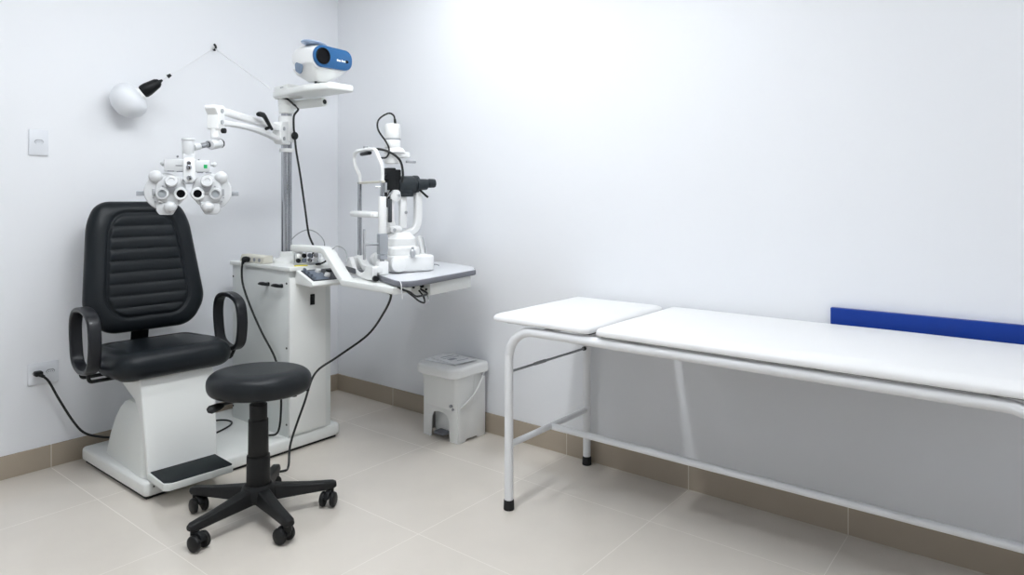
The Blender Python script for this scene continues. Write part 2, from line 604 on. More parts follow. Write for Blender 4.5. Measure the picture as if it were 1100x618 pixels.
# shelf tray
b = MB(W)
pts = rpoly([(-.632, -.975), (-.632, -.60), (-.69, -.455), (-.785, -.455), (-.80, -.60), (-.82, -.80), (-.78, -.975)], [.02, .08, .03, .03, .05, .1, .05], 8)
b.prism(pts, .036, T(0, 0, 1.838), bev=.010, seg=3)
b.prism(rpoly([(-.69, -.62), (-.69, -.46), (-.775, -.46), (-.795, -.62)], .015, 4), .068, T(0, 0, 1.832), bev=.008, seg=3)
sh = b.build('projector_shelf', M['enamel'], st)
b = MB(W)
b.box((-.7865, -.555, 1.868), (.006, .045, .004)); b.box((-.788, -.565, 1.885), (.006, .03, .003))
b.build('vent_slot', M['rim'], sh)

# phoropter arm : bracket on pole, two parallel bars, end block
AE = Vector((-1.318, -.868, 1.645))
PB = Vector((PX, PY, 1.645))
adir = (AE - PB); adir.z = 0; alen = adir.length; adir.normalize()
AX = Matrix.Translation((PX, PY, 0)) @ Matrix(((adir.x, -adir.y, 0, 0), (adir.y, adir.x, 0, 0), (0, 0, 1, 0), (0, 0, 0, 1)))
b = MB(AX)
b.cyl((0, 0, 1.60), (0, 0, 1.74), .041, seg=28, bev=.003)
b.cyl((0, 0, 1.545), (0, 0, 1.565), .039, seg=28, bev=.002)
b.prism(rpoly([(0, 1.585), (.09, 1.585), (.115, 1.61), (.115, 1.67), (.10, 1.70), (0, 1.715)], .012), .05, T(0, .025, 0) @ RX(PI / 2), bev=.004)
arm = b.build('instrument_arm', M['white'], st)
b = MB(AX)
secb = rpoly([(-.018, -.016), (.018, -.016), (.018, .016), (-.018, .016)], .008, 4)
b.sweep(crom([(.085, .0, 1.664), (.17, 0, 1.668), (.36, 0, 1.678), (.52, 0, 1.684), (.60, 0, 1.688), (alen - .01, 0, 1.684)], 6), secb, up=(0, 1, 0))
b.sweep(crom([(.085, 0, 1.614), (.14, 0, 1.612), (.20, 0, 1.622), (.36, 0, 1.637), (.52, 0, 1.640), (alen - .01, 0, 1.634)], 6), rpoly([(-.018, -.012), (.018, -.012), (.018, .012), (-.018, .012)], .007, 4), up=(0, 1, 0))
b.build('parallel_bar', M['white'], arm)
b = MB(AX)
b.prism(rpoly([(alen - .035, 1.60), (alen + .02, 1.60), (alen + .02, 1.665), (alen + .04, 1.69), (alen + .04, 1.705), (alen - .035, 1.71)], .008), .052, T(0, .026, 0) @ RX(PI / 2), bev=.003)
b.cyl((alen, 0, 1.564), (alen, 0, 1.605), .019, seg=20)
b.build('end_block', M['white'], arm)
b = MB(AX)
for x, z in ((.085, 1.665), (.085, 1.612), (alen - .01, 1.684), (alen - .01, 1.634)):
    b.cyl((x, .024, z), (x, .030, z), .010, seg=16)
b.build('pivot_screw', M['steel'], arm)
b = MB(AX)
b.cyl((alen - .012, .025, 1.596), (alen - .012, .042, 1.596), .012, seg=16, bev=.002)
b.build('thumb_knob', M['black'], arm)
b = MB(AX)
b.cyl((.25, .01, 1.648), (.262, .04, 1.655), .008)
b.sweep([(.25, .042, 1.645), (.28, .044, 1.662), (.335, .048, 1.698), (.355, .048, 1.706), (.385, .046, 1.706), (.40, .046, 1.703)], circ(.010, 12), scale=[.7, .9, 1.1, 1.3, 1.3, 1.0])
b.build('clamp_lever', M['black'], arm)

# control panel wedge on cabinet front
CPX = T(-.722, -.772, .858) @ RZ(R3(-6))
b = MB(CPX)
prof = [(.01, -.0), (-.155, -.005), (-.165, .006), (-.155, .02), (.0, .07), (.01, .068)]
b.prism(rpoly(prof, .004, 3), .225, Matrix(((0, 0, 1, -.1125), (1, 0, 0, 0), (0, 1, 0, 0), (0, 0, 0, 1))), bev=.004)
cp = b.build('control_panel', M['enamel'], st)
SL = math.atan2(.05, .155)
FPX = CPX @ T(0, -.08, .0465) @ RX(SL)
b = MB(FPX)
b.box((.005, 0, 0), (.20, .135, .004), .001)
b.build('panel_face', M['panel'], cp)
b = MB(FPX)
b.box((-.045, -.005, .002), (.085, .115, .004), .001)
b.build('panel_plate', M['panelblue'], cp)
for x, y in ((-.02, .03), (.0, -.03)):
    b = MB(FPX); b.cyl((x, y, .002), (x, y, .020), .0155, .0135, seg=20, bev=.002); b.build('knob', M['white'], cp)
for k in range(4):
    b = MB(FPX); y = .05 - k * .034
    b.box((-.084, y, .010), (.011, .02, .02), .003); b.build('rocker_switch', M['panelblue'], cp)
b = MB(FPX); b.box((.055, .03, .005), (.05, .02, .01), .002); b.box((.065, -.02, .004), (.03, .03, .006), .002)
b.build('display', M['black'], cp)

# swing arm to the slit lamp table
b = MB(W)
bw = .085
bw = .098
for pth, w_ in (([(-.738, -.615, 1.032), (-.737, -.70, 1.032), (-.735, -.865, 1.032), (-.736, -.895, 1.022), (-.772, -1.075, .903), (-.778, -1.105, .889), (-.785, -1.16, .889)], .064),
                ([(-.765, -1.10, .889), (-.795, -1.51, .886)], .10)):
    b.sweep(pth, rpoly([(-w_ / 2, -.0155), (w_ / 2, -.0155), (w_ / 2, .0155), (-w_ / 2, .0155)], .005, 3), up=(1, 0, 0))
b.cyl((-.737, -.628, .945), (-.737, -.628, 1.04), .028, seg=28, bev=.004)
sa = b.build('table_arm', M['enamel'], st)
b = MB(W); b.cyl((-.775, -1.16, .866), (-.775, -1.16, .872), .009, seg=14); b.cyl((-.785, -1.514, .884), (-.785, -1.508, .884), .005, seg=12)
b.build('arm_screw', M['groove'], sa)
# table
TZ = .905
tp = [(-.585, -.862), (-.66, -1.076), (-.758, -1.331), (-.825, -1.49), (-.834, -1.545), (-.80, -1.572), (-.74, -1.572), (-.614, -1.551), (-.33, -1.497), (-.275, -1.485), (-.245, -1.455), (-.169, -1.372), (-.115, -1.199), (-.085, -1.016), (-.12, -.86), (-.30, -.82)]
cen = Vector((-.45, -1.2))
b = MB(W)
o2 = crom([(x, y, 0) for x, y in tp], 4, True)
o2 = [(v.x, v.y) for v in o2]
b.prism(o2, .026, T(0, 0, TZ), bev=.006, seg=2)
tt = b.build('table_top', [M['rim']], st)
b = MB(W)
o3 = [(cen.x + (x - cen.x) * .985, cen.y + (y - cen.y) * .985) for x, y in o2]
b.prism(o3, .002, T(0, 0, TZ + .026), bev=0)
b.build('table_surface', M['tabletop'], tt)
b = MB(W)
b.box((0, 0, 0), (.34, .15, .062), .004, X=T(-.46, -1.41, TZ - .032) @ RZ(R3(8)))
pb = b.build('power_supply_box', M['enamel'], tt)
b = MB(T(-.46, -1.41, TZ - .025) @ RZ(R3(8)))
b.cyl((-.172, -.03, .005), (-.180, -.03, .005), .010, seg=16); b.cyl((-.172, .02, -.005), (-.178, .02, -.005), .006, seg=14)
b.cyl((-.172, -.055, -.01), (-.178, -.055, -.01), .005, seg=14)
b.build('connector', M['black'], pb)

# ------------------------------------------------------------------ examination chair
CX = T(-1.375, -.45, 0) @ RZ(UR)
ch = thing('examination_chair', 'black padded patient chair with loop armrests on a white pedestal with footrest', 'chair', CX @ T(0, 0, .076))
# lower pedestal
b = MB(CX)
rings = []
for z, x0, x1, y0, y1, r in ((.077, -.160, .160, -.255, .230, .03), (.10, -.159, .159, -.252, .222, .03), (.18, -.156, .156, -.242, .185, .03), (.26, -.152, .152, -.23, .140, .035), (.32, -.148, .148, -.22, .09, .04), (.355, -.144, .144, -.21, .045, .04), (.372, -.138, .138, -.20, .0, .04), (.378, -.12, .12, -.18, -.03, .03)):
    rings.append([(x, y, z) for x, y in rpoly([(x0, y0), (x1, y0), (x1, y1), (x0, y1)], r, 6)])
b.loft(rings)
b.build('pedestal', M['enamel2'], ch)
# upper cover (sloping front shell, flared under the seat)
b = MB(CX)
rings = []
for lx, (z, hw, yf, yb) in zip((0, .001, .008, .015, .019, .021, .023, .023, .023), ((.083, .150, -.290, -.268), (.12, .152, -.284, -.258), (.25, .160, -.258, -.222), (.34, .166, -.236, -.18), (.395, .170, -.222, -.13), (.43, .172, -.212, -.02), (.47, .174, -.20, .10), (.485, .174, -.195, .16), (.525, .165, -.18, .17))):
    rings.append([(x, y, z) for x, y in rpoly([(-hw + lx, yf), (hw, yf), (hw, yb), (-hw + lx, yb)], .008, 4)])
b.loft(rings)
b.build('lift_cover', M['enamel'], ch)
# footrest
b = MB(CX)
b.prism(rpoly([(-.15, -.27), (.142, -.27), (.142, -.468), (-.135, -.468), (-.15, -.45)], [.004, .004, .012, .02, .012], 4), .030, T(0, 0, .078), bev=.004)
fr = b.build('footrest', M['enamel2'], ch)
b = MB(CX)
b.prism(rpoly([(-.140, -.275), (.140, -.275), (.140, -.462), (-.12, -.462), (-.145, -.442)], [.003, .003, .01, .03, .012], 4), .004, T(0, 0, .108), bev=.001)
b.build('rubber_mat', M['mat'], fr)
# seat
so = rpoly([(-.245, -.25), (.255, -.25), (.285, -.05), (.245, .235), (-.235, .235), (-.272, -.05)], [.10, .10, .2, .09, .09, .2], 10)
inner = np.array(rpoly([(-.20, -.30), (.20, -.30), (.19, .16), (-.19, .16)], [.02, .02, .07, .07], 8))


def seat_detail(p, d):
    di = polydist(p, inner)
    crown = -.012 * np.clip((p[:, 1] + .25) / .45, 0, 1)
    g = -.006 * np.exp(-(di / .007) ** 2) * np.clip((p[:, 1] + .05) / .12, 0, 1)
    return crown + g


b = MB(CX)
b.pillow(so, (0, 0), .068, .075, .056, .06, T(0, 0, .553), seat_detail, nth=200, nrho=44, pw=2.2)
b.build('seat', M['leather'], ch, smooth=60)
b = MB(CX); b.prism(rpoly([(-.21, -.18), (.21, -.18), (.21, .19), (-.21, .19)], .05), .02, T(0, 0, .49)); b.build('seat_pan', M['black'], ch)
# backrest
bo = rpoly([(-.20, -.32), (.20, -.32), (.280, -.20), (.238, .215), (.19, .32), (-.19, .32), (-.238, .215), (-.280, -.20)],
           [.12, .12, .15, .3, .16, .16, .3, .15], 8)
bi = np.array(rpoly([(-.14, -.255), (.14, -.255), (.19, -.17), (.158, .17), (.115, .255), (-.115, .255), (-.158, .17), (-.19, -.17)],
                    [.12, .12, .12, .2, .13, .13, .2, .12], 8))


def back_detail(p, d):
    di = polydist(p, bi)
    ins = inside(p, bi)
    g = -.009 * np.exp(-(di / .008) ** 2)
    ph = ((p[:, 1] - .25 + .062) / .0565) % 1.0
    rib = .009 * np.sqrt(np.clip(1 - (2 * ph - 1) ** 2, 0, 1)) - .007
    fade = np.clip(di / .018, 0, 1)
    return g + np.where(ins, rib * fade, 0)


tilt = R3(-13)
BXm = CX @ T(.004, .205, .966) @ RX(tilt) @ RX(PI / 2)
b = MB(BXm)
b.pillow(bo, (0, 0), .050, .075, .032, .05, None, back_detail, nth=260, nrho=80, pw=2.2)
b.build('backrest', M['leather'], ch, smooth=60)
b = MB(CX)
b.sweep(crom([(0, .08, .505), (0, .20, .51), (0, .245, .56), (0, .235, .66), (0, .25, .78), (0, .27, .9)], 6), rpoly([(-.04, -.007), (.04, -.007), (.04, .007), (-.04, .007)], .004, 3), up=(1, 0, 0))
b.build('back_support', M['black'], ch)
for s in (-1, 1):
    b = MB(CX)
    xa = s * .325 + .008
    loop = crom([(xa, -.150, .60), (xa, -.160, .69), (xa, -.135, .77), (xa, -.065, .802), (xa, .02, .803), (xa, .08, .78), (xa, .104, .72), (xa, .095, .63), (xa, .07, .565), (xa, .0, .538), (xa, -.075, .54), (xa, -.125, .56)], 6, True)
    b.sweep(loop, rpoly([(-.026, -.011), (.026, -.011), (.026, .011), (-.026, .011)], .009, 4), closed=True, up=(1, 0, 0))
    ar = b.build('armrest', M['armblack'], ch)
    for yy in (-.075, .03):
        b = MB(CX)
        b.tube(fillet([(s * .325 + .008, yy, .532), (s * .315, yy, .497), (s * .15, yy, .497)], .015, 4), .008, 10)
        b.build('bracket', M['black'], ar)

# ------------------------------------------------------------------ swivel stool
SX = T(-1.338, -1.250, 0)
sl = thing('swivel_stool', 'round black swivel stool on five castors in front of the chair', 'stool', SX)
b = MB(SX @ T(.004, -.004, .552) @ Matrix.Rotation(R3(-3.0), 4, Vector((.78, .62, 0)).cross(Vector((0, 0, 1)))))
b.pillow(circ(.202, 72), (0, 0), .052, .075, .045, .035, None, None, nth=96, nrho=36, pw=2.3)
b.build('seat', M['leather2'], sl, smooth=60)
b = MB(SX)
b.lathe([(.0, .508), (.09, .508), (.09, .500), (.03, .49), (.022, .478), (.022, .44), (0, .44)])
b.build('seat_plate', M['black'], sl)
b = MB(SX)
b.tube(fillet([(0, 0, .494), (-.155, .0, .494), (-.185, .0, .488)], .01), .006, 10)
b.sweep([(-.150, .0, .492), (-.17, .0, .489), (-.2, .0, .485), (-.212, .0, .484)], circ(.016, 14, ry=.009), scale=[.6, 1, 1.1, .6])
b.build('height_lever', M['black'], sl)
b = MB(SX); b.cyl((.10, -.10, .486), (.10, -.10, .51), .011, seg=14); b.cyl((.17, -.09, .492), (.17, -.09, .515), .008, seg=14); b.build('adjusting_knob', M['black'], sl)
b = MB(SX)
b.cyl((0, 0, .40), (0, 0, .475), .028, seg=28, bev=.003)
b.cyl((0, 0, .395), (0, 0, .462), .0345, seg=32, bev=.003)
b.cyl((0, 0, .25), (0, 0, .40), .040, .0385, seg=32, bev=.003)
b.cyl((0, 0, .10), (0, 0, .255), .047, .045, seg=32, bev=.003)
b.build('column', M['nylon'], sl)
b = MB(SX)
b.lathe([(.0, .075), (.06, .075), (.068, .085), (.066, .12), (.056, .135), (.05, .14), (0, .14)])
hub = b.build('hub', M['nylon'], sl)
angs = [188.4, 260.4, 332.4, 44.4, 116.4]
for a in angs:
    A = R3(a)
    LX = SX @ RZ(A)
    b = MB(LX)
    rings = []
    for x, hw, zb_, zt in ((.03, .036, .072, .132), (.10, .031, .070, .122), (.20, .026, .069, .108), (.27, .0235, .068, .102), (.298, .022, .070, .099), (.310, .015, .074, .094)):
        rings.append([(x, y, z) for y, z in rpoly([(-hw, zb_), (hw, zb_), (hw * .72, zt), (-hw * .72, zt)], .008, 4)])
    b.loft(rings)
    b.cyl((.285, 0, .050), (.285, 0, .085), .016, seg=20)
    b.build('leg', M['nylon'], sl)
    sw = R3(random.choice([150, 200, 95, 240]))
    KX = LX @ T(.285, 0, 0) @ RZ(sw) @ Matrix.Scale(1.18, 4) @ T(-.010, 0, 0)
    b = MB(KX)
    arc = [(.028 + .024 * math.cos(t), .0275 + .029 * math.sin(t)) for t in np.linspace(R3(10), R3(185), 14)]
    arc += [(.012, .035), (.02, .035)]
    b.prism(arc, .018, T(0, .009, 0) @ RX(PI / 2), bev=.002)
    b.cyl((.008, 0, .035), (.008, 0, .058), .009, seg=14)
    ca = b.build('caster', M['black'], sl)
    for s in (-1, 1):
        b = MB(KX)
        b.lathe([(.0, -.009), (.018, -.0095), (.0245, -.006), (.0265, 0), (.0245, .006), (.018, .0095), (0, .009)], T(.028, s * .0185, .0265) @ RX(PI / 2), seg=28)
        b.build('wheel', M['nylon'], ca)

# ------------------------------------------------------------------ phoropter
HX = T(-1.444, -.887, 1.316) @ RZ(R3(-24)) @ RX(PI / 2)   # local x right, y up, z toward the viewer
PXF = HX
ph = thing('phoropter', 'white phoropter with two dark eyepieces hanging above the patient chair', 'eye test instrument', T(-1.444, -.887, 1.316) @ RZ(R3(-24)))
b = MB(PXF)
b.box((-.008, .1185, 0), (.175, .052, .050), .005)
b.box((0, .155, 0), (.05, .03, .04), .004)
b.build('bridge_housing', M['phor'], ph)
b = MB(PXF)
b.prism(rpoly([(-.022, .15), (.022, .15), (.024, .06), (.012, .042), (-.012, .042), (-.024, .06)], .008, 4), .03, T(0, 0, .01), bev=.004)
b.build('centre_bracket', M['phor2'], ph)
b = MB(PXF)
b.prism([(-.024 , .062), (-.012, .046), (.012, .046), (.024, .062), (.026, .056), (.013, .040), (-.013, .040), (-.026, .056)], .026, T(0, 0, .016))
b.build('bracket_edge', M['steel'], ph)
b = MB(PXF); b.cyl((0, .065, .03), (0, .065, .052), .012, .010, seg=20, bev=.002); b.cyl((-.002, .11, .035), (-.002, .11, .048), .011, seg=18, bev=.002); b.cyl((-.002, .128, .03), (-.002, .128, .043), .008, seg=16)
b.build('pd_knob', M['chrome'], ph)
b = MB(PXF)
for x, y, w in ((-.039, .1175, .026), (-.07, .0935, .026), (-.036, .092, .024), (.042, .089, .024), (.075, .0885, .024)):
    b.box((x, y, .0255), (w, .0035, .003))
b.build('slot', M['rim'], ph)
b = MB(PXF); b.box((.063, .1155, .0255), (.014, .016, .002)); b.build('sticker', M['green'], ph)
b = MB(PXF)
for s, y in ((-.044, .156), (.037, .142)):
    b.cyl((s, y, .0), (s, y, .024), .0045, seg=12)
b.build('set_screw', M['rim'], ph)
for s in (-1, 1):
    b = MB(PXF)
    out = []
    # lens battery outline: disc with a foot at the bottom
    for t in np.linspace(R3(75), R3(75 + 215), 40):
        out.append((.092 + .076 * math.cos(PI - t) * -1 * -1, .012 + .078 * math.sin(t)))
    disc = circ(.078, 56, .092, .008)
    b.prism([(s * x, y) for x, y in disc], .034, T(0, 0, -.02), bev=.006, seg=3)
    foot = rpoly([(.04, -.03), (.12, -.045), (.125, -.07), (.112, -.09), (.062, -.09), (.045, -.06)], .012, 4)
    b.prism([(s * x, y) for x, y in foot], .040, T(0, 0, -.018), bev=.005)
    inn = rpoly([(.014, -.022), (.03, -.035), (.115, -.04), (.13, 0), (.12, .05), (.08, .075), (.03, .07), (.012, .03)], .018, 4)
    b.prism([(s * x, y) for x, y in inn], .030, T(0, 0, -.008), bev=.005)
    bat = b.build('lens_battery', M['phor'], ph)
    b = MB(PXF)
    b.lathe([(.0, 0), (.027, 0), (.027, .016), (.024, .020), (.017, .020), (.017, .014), (0, .014)], T(s * .032, -.001, .018))
    b.build('eyepiece', M['phor2'], bat)
    b = MB(PXF); b.cyl((s * .032, -.001, .03), (s * .032, -.001, .0335), .0168, seg=24); b.build('aperture', M['lens'], bat)
    b = MB(PXF)
    b.lathe([(.0, 0), (.026, 0), (.026, .018), (.023, .023), (.0165, .023), (.0155, .016), (0, .016)], T(s * .102, -.001, .016))
    b.build('dial', M['phor'], bat)
    b = MB(PXF); b.lathe([(0, 0), (.0155, 0), (.0155, .003), (.0125, .0035), (.0, .0035)], T(s * .102, -.001, .030)); b.build('dial_lens', M['lensgrey'], bat)
    b = MB(PXF)
    b.lathe([(.0165, 0.003), (.0165, .0245), (.0145, .0245), (.0145, .003)], T(s * .102, -.001, .016)); b.build('dial_ring', M['groove'], bat)
    b = MB(PXF)
    b.lathe([(.0, 0), (.024, 0), (.024, .018), (.0255, .020), (.0255, .03), (.023, .034), (.012, .034), (.011, .030), (0, .030)], T(s * .068, .046, .016) @ RX(R3(-14)))
    b.build('cylinder_dial', M['phor'], bat)
    b = MB(PXF)
    b.lathe([(.0225, .0), (.0247, .002), (.0247, .006), (.0225, .008)], T(s * .068, .046, .022) @ RX(R3(-14))); b.build('dial_scale', M['groove'], bat)
    b = MB(PXF); b.cyl((s * .068, .018, .012), (s * .068, .018, .032), .017, .015, seg=24); b.cyl((s * .068, .018, .032), (s * .068, .018, .038), .006, seg=14)
    b.build('cross_hub', M['steel'], bat)
    b = MB(PXF)
    b.ball((s * .126, .070, .014), .027, (1, .98, .75))
    b.cyl((s * .126, .070, -.01), (s * .126, .070, .012), .025, .027, seg=28)
    b.build('strong_sphere_knob', M['phor'], bat)
    b = MB(PXF)
    b.ball((s * .072, -.057, .026), .0245, (1, .95, .75)); b.cyl((s * .072, -.057, .0), (s * .072, -.057, .022), .0225, .0245, seg=28)
    b.build('weak_sphere_knob', M['phor'], bat)
    b = MB(PXF); b.ball((s * .099, .127, .0), .0105, (1, 1.1, 1)); b.cyl((s * .085, .127, 0), (s * .099, .127, 0), .008, seg=14); b.build('tilt_knob', M['phor'], bat)
    b = MB(PXF); b.box((s * .183, .0, -.005), (.03, .020, .016), .002); b.box((s * .172, .0, -.005), (.01, .012, .012), .001); b.build('side_tab', M['greymetal'], bat)
    b = MB(PXF)
    for (x, y) in ((.135, .012), (.135, -.018), (.04, -.032), (.10, .03), (.127, -.035)):
        b.cyl((s * x, y, .010), (s * x, y, .0235 if x < .13 else .016), .0038, seg=10)
    b.box((s * .134, .005, .013), (.010, .03, .01), .002)
    b.build('detail_screw', M['groove'], bat)
# suspension: hub above, chrome link, elbow below the arm
b = MB(PXF)
b.cyl((-.003, .165, 0), (-.003, .225, 0), .023, .025, seg=28, bev=.002)
b.cyl((-.003, .225, 0), (-.003, .236, 0), .027, .027, seg=28, bev=.003)
b.build('hanger_hub', M['phor'], ph)
elbow = HX.inverted() @ Vector((AE.x, AE.y, 1.535))
b = MB(PXF)
p0 = Vector((.015, .198, .0)); p1 = Vector((elbow.x - .02, elbow.y, elbow.z))
b.cyl(p0, p0.lerp(p1, .35), .017, .015, seg=20)
b.build('link_sleeve', M['phor'], ph)
b = MB(PXF); b.cyl(p0.lerp(p1, .3), p1, .012, seg=20); b.cyl(p0.lerp(p1, .86), p1, .0165, seg=20); b.build('link_rod', M['chrome'], ph)
b = MB(PXF)
dv = (p1 - p0).normalized()
ec = Vector(elbow)
b.cyl(ec - dv * .028, ec + dv * .030, .021, seg=24, bev=.002)
b.cyl(ec, ec + Vector((0, .0192, 0)), .018, seg=24)
b.build('elbow', M['phor'], ph)
b = MB(PXF); b.cyl(ec + dv * .029, ec + dv * .038, .021, seg=24, bev=.003); b.build('elbow_cap', M['black'], ph)

# ------------------------------------------------------------------ chart projector
JX = T(-.735, -.82, 1.875)
pj = thing('chart_projector', 'white chart projector with blue front plate on the pole top shelf', 'projector', JX)
b = MB(W)
rings = []
for y, x0, x1, z0, z1, nb in ((-.918, -.845, -.622, 1.945, 2.056, .02), (-.86, -.846, -.622, 1.925, 2.066, .05), (-.79, -.845, -.63, 1.912, 2.070, .06), (-.74, -.838, -.645, 1.925, 2.066, .06), (-.71, -.825, -.66, 1.95, 2.055, .05), (-.695, -.80, -.69, 1.98, 2.035, .02)):
    cxm = (x0 + x1) / 2
    rings.append([(x, y, z) for x, z in rpoly([(x0 + nb, z0), (x1 - nb, z0), (x1, z0 + nb), (x1, z1 - .02), (x1 - .03, z1), (x0 + .03, z1), (x0, z1 - .02), (x0, z0 + nb)], .02, 4)])
b.loft(rings)
rings = []
for z, x0, x1, y0, y1 in ((1.955, -.838, -.628, -.915, -.715), (1.925, -.822, -.655, -.90, -.735), (1.902, -.795, -.70, -.87, -.765), (1.892, -.785, -.71, -.86, -.775)):
    rings.append([(x, y, z) for x, y in rpoly([(x0, y0), (x1, y0), (x1, y1), (x0, y1)], .025, 4)])
b.loft(rings)
b.build('housing', M['white'], pj)
b = MB(W)
cap = rpoly([(-.848, 1.947), (-.616, 1.953), (-.616, 2.053), (-.848, 2.060)], [.054, .045, .045, .054], 12)
FR = Matrix(((1, 0, 0, 0), (0, 0, -1, -.918), (0, 1, 0, 0), (0, 0, 0, 1)))
b.prism(cap, .016, FR, bev=.003)
fp = b.build('front_plate', M['blue'], pj)
b = MB(W)
b.lathe([(.041, 0), (.041, .006), (.036, .008), (.034, .003), (.0, .001)], FR @ T(-.797, 2.004, .0155))
b.build('lens', M['lens'], fp)
b = MB(W); b.prism(circ(.011, 20, -.651, 1.996, .008), .0015, FR @ T(0, 0, .0155)); b.build('sensor', M['lens'], fp)
b = MB(W)
xx = -.713
for k, w in enumerate((.0075, .003, .005, .005, 0, .006, .005, .005, .005)):
    if w:
        hgt = .011 if k in (0, 5) else .008
        b.box((xx + w / 2, -.9347, 1.996 + hgt / 2 - .005), (w, .001, hgt))
    xx += w + .0012 if w else .004
b.build('lettering', M['white'], fp)
b = MB(T(-.80, -.865, 2.072) @ RY(R3(4)) @ RZ(R3(10)))
b.pillow(circ(.072, 40, 0, 0, .055), (0, 0), .007, .02, .006, .02, nth=48, nrho=12)
b.build('lens_hood', M['paleblue'], pj)
b = MB(Matrix(((0, 0, -1, -.842), (1, 0, 0, 0), (0, 1, 0, 0), (0, 0, 0, 1))) )
b.prism(rpoly([(-.835, 1.965), (-.765, 1.99), (-.775, 1.94), (-.82, 1.915)], .016, 5), .007, T(0, 0, -.001), bev=.001)
b.build('side_vent', M['greyblue'], pj)
b = MB(W); b.cyl((-.735, -.80, 1.8745), (-.735, -.80, 1.90), .013, seg=18); b.cyl((-.765, -.83, 1.8745), (-.765, -.83, 1.90), .007, seg=18); b.build('stem', M['panel'], pj)

# ------------------------------------------------------------------ slit lamp
LZ = TZ + .0285
LXm = T(-.664, -1.137, LZ) @ RZ(math.atan2(-.349, .937))
sp = thing('slit_lamp', 'white slit lamp microscope with black eyepieces and chin rest on the grey edged table', 'slit lamp', LXm)
zw = lambda y, d=3.4: 1.3 + (212 - y) * d / 729 - LZ     # height above table
# base: rail cover + U bracket that carries the chin rest posts
b = MB(LXm)
PYs = .165
b.sweep(fillet([(.0, PYs, .056), (.0, PYs - .035, .045), (.0, PYs - .10, .014), (.0, -PYs + .09, .014), (.0, -PYs + .04, .03), (.0, -PYs, .05)], .03, 5),
        rpoly([(-.02, -.014), (.02, -.014), (.02, .014), (-.02, .014)], .006, 3), up=(1, 0, 0))
for s in (-1, 1):
    b.box((.0, s * PYs, .032), (.05, .048, .064), .008)
b.build('chin_rest_base', M['white'], sp)
b = MB(LXm)
YZ = Matrix(((0, 0, 1, 0), (1, 0, 0, 0), (0, 1, 0, 0), (0, 0, 0, 1)))
co_ = rpoly([(.215, .018), (.185, .024), (.180, .060), (.145, .060), (.125, .045), (.09, .008), (.05, -.004), (-.02, -.004), (-.07, .01), (-.115, .036), (-.14, .042), (-.20, .042), (-.20, -.018), (-.14, -.026), (.19, -.026), (.215, -.012)],
            [.012, .004, .01, .02, .03, .04, .03, .03, .03, .02, .02, .01, .01, .03, .02, .012], 4)
b.prism(co_, .022, YZ @ T(0, 0, -.060), bev=.004)
b.box((-.025, .165, .036), (.036, .036, .05), .005); b.box((-.025, -.168, .026), (.036, .048, .030), .005)
b.build('edge_clamp', M['white'], sp)
b = MB(LXm)
b.prism(rpoly([(.208, .012), (.05, .012), (.035, -.014), (.208, -.014)], [.006, .012, .012, .006], 4), .002, YZ @ T(0, 0, -.0615))
b.build('clamp_stripe', M['rim'], sp)
b = MB(LXm); b.cyl((-.05, -.200, -.012), (-.05, -.222, -.012), .014, seg=20, bev=.003); b.build('clamp_knob', M['black'], sp)
hr = None
for s in (1, -1):
    b = MB(LXm)
    b.cyl((0, s * PYs, .055), (0, s * PYs, .445), .0105, seg=18)
    b.build('post', M['chrome'], sp)
# white upper frame arch and forehead band
b = MB(LXm)
arch = fillet([(0, -PYs, .37), (0, -PYs, .515), (-.01, -PYs + .07, .598), (-.02, 0, .602), (-.025, PYs - .04, .602), (-.03, PYs + .008, .585), (-.025, PYs, .53), (0, PYs, .48), (0, PYs, .40)], [0, .05, .04, .05, .04, .04, .04, .05, 0], 6)
b.tube(arch, .0095, 14)
b.build('head_frame', M['white'], sp)
b = MB(LXm)
b.box((-.018, 0.02, .583), (.022, .13, .018), .008, seg=3)
b.build('forehead_pad', M['black'], sp)
b = MB(LXm); b.cyl((-.018, 0.02, .608), (-.018, .02, .620), .012, seg=16, bev=.003); b.build('pad_knob', M['groove'], sp)
b = MB(LXm)
b.box((0, 0, .44), (.016, PYs * 2 + .04, .012), .003)
b.build('head_frame_bar', M['beige'], sp)
# lower white sleeve and grey height sleeve on the near post, canthus marker
b = MB(LXm)
b.cyl((0, -PYs, .195), (0, -PYs, .37), .019, seg=22, bev=.002)
b.build('post_sleeve', M['white'], sp)
b = MB(LXm)
b.box((0, -PYs, .145), (.042, .042, .10), .004)
b.box((0, -PYs, .083), (.038, .038, .02), .003)
b.build('chin_height_block', M['greymetal'], sp)
b = MB(LXm)
b.cyl((-.02, -PYs + .0, .145), (-.09, -PYs + .01, .145), .006, seg=12)
b.box((-.085, -PYs + .01, .145), (.010, .014, .145), .003)
b.build('chin_height_wheel', M['groove'], sp)
b = MB(LXm); b.cyl((-.03, -PYs + .01, .415), (.02, -PYs - .01, .415), .005, seg=10); b.cyl((.012, -PYs - .012, .39), (.012, -PYs - .012, .435), .007, seg=12); b.build('eye_level_marker', M['steel'], sp)
# chin cup
b = MB(LXm)
b.prism(rpoly([(-.05, -.155), (.03, -.155), (.04, -.05), (.03, PYs + .02), (-.05, PYs + .02), (-.06, .0)], .02, 5), .028, T(0, 0, .268), bev=.010, seg=3)
b.build('chin_rest', M['white'], sp)
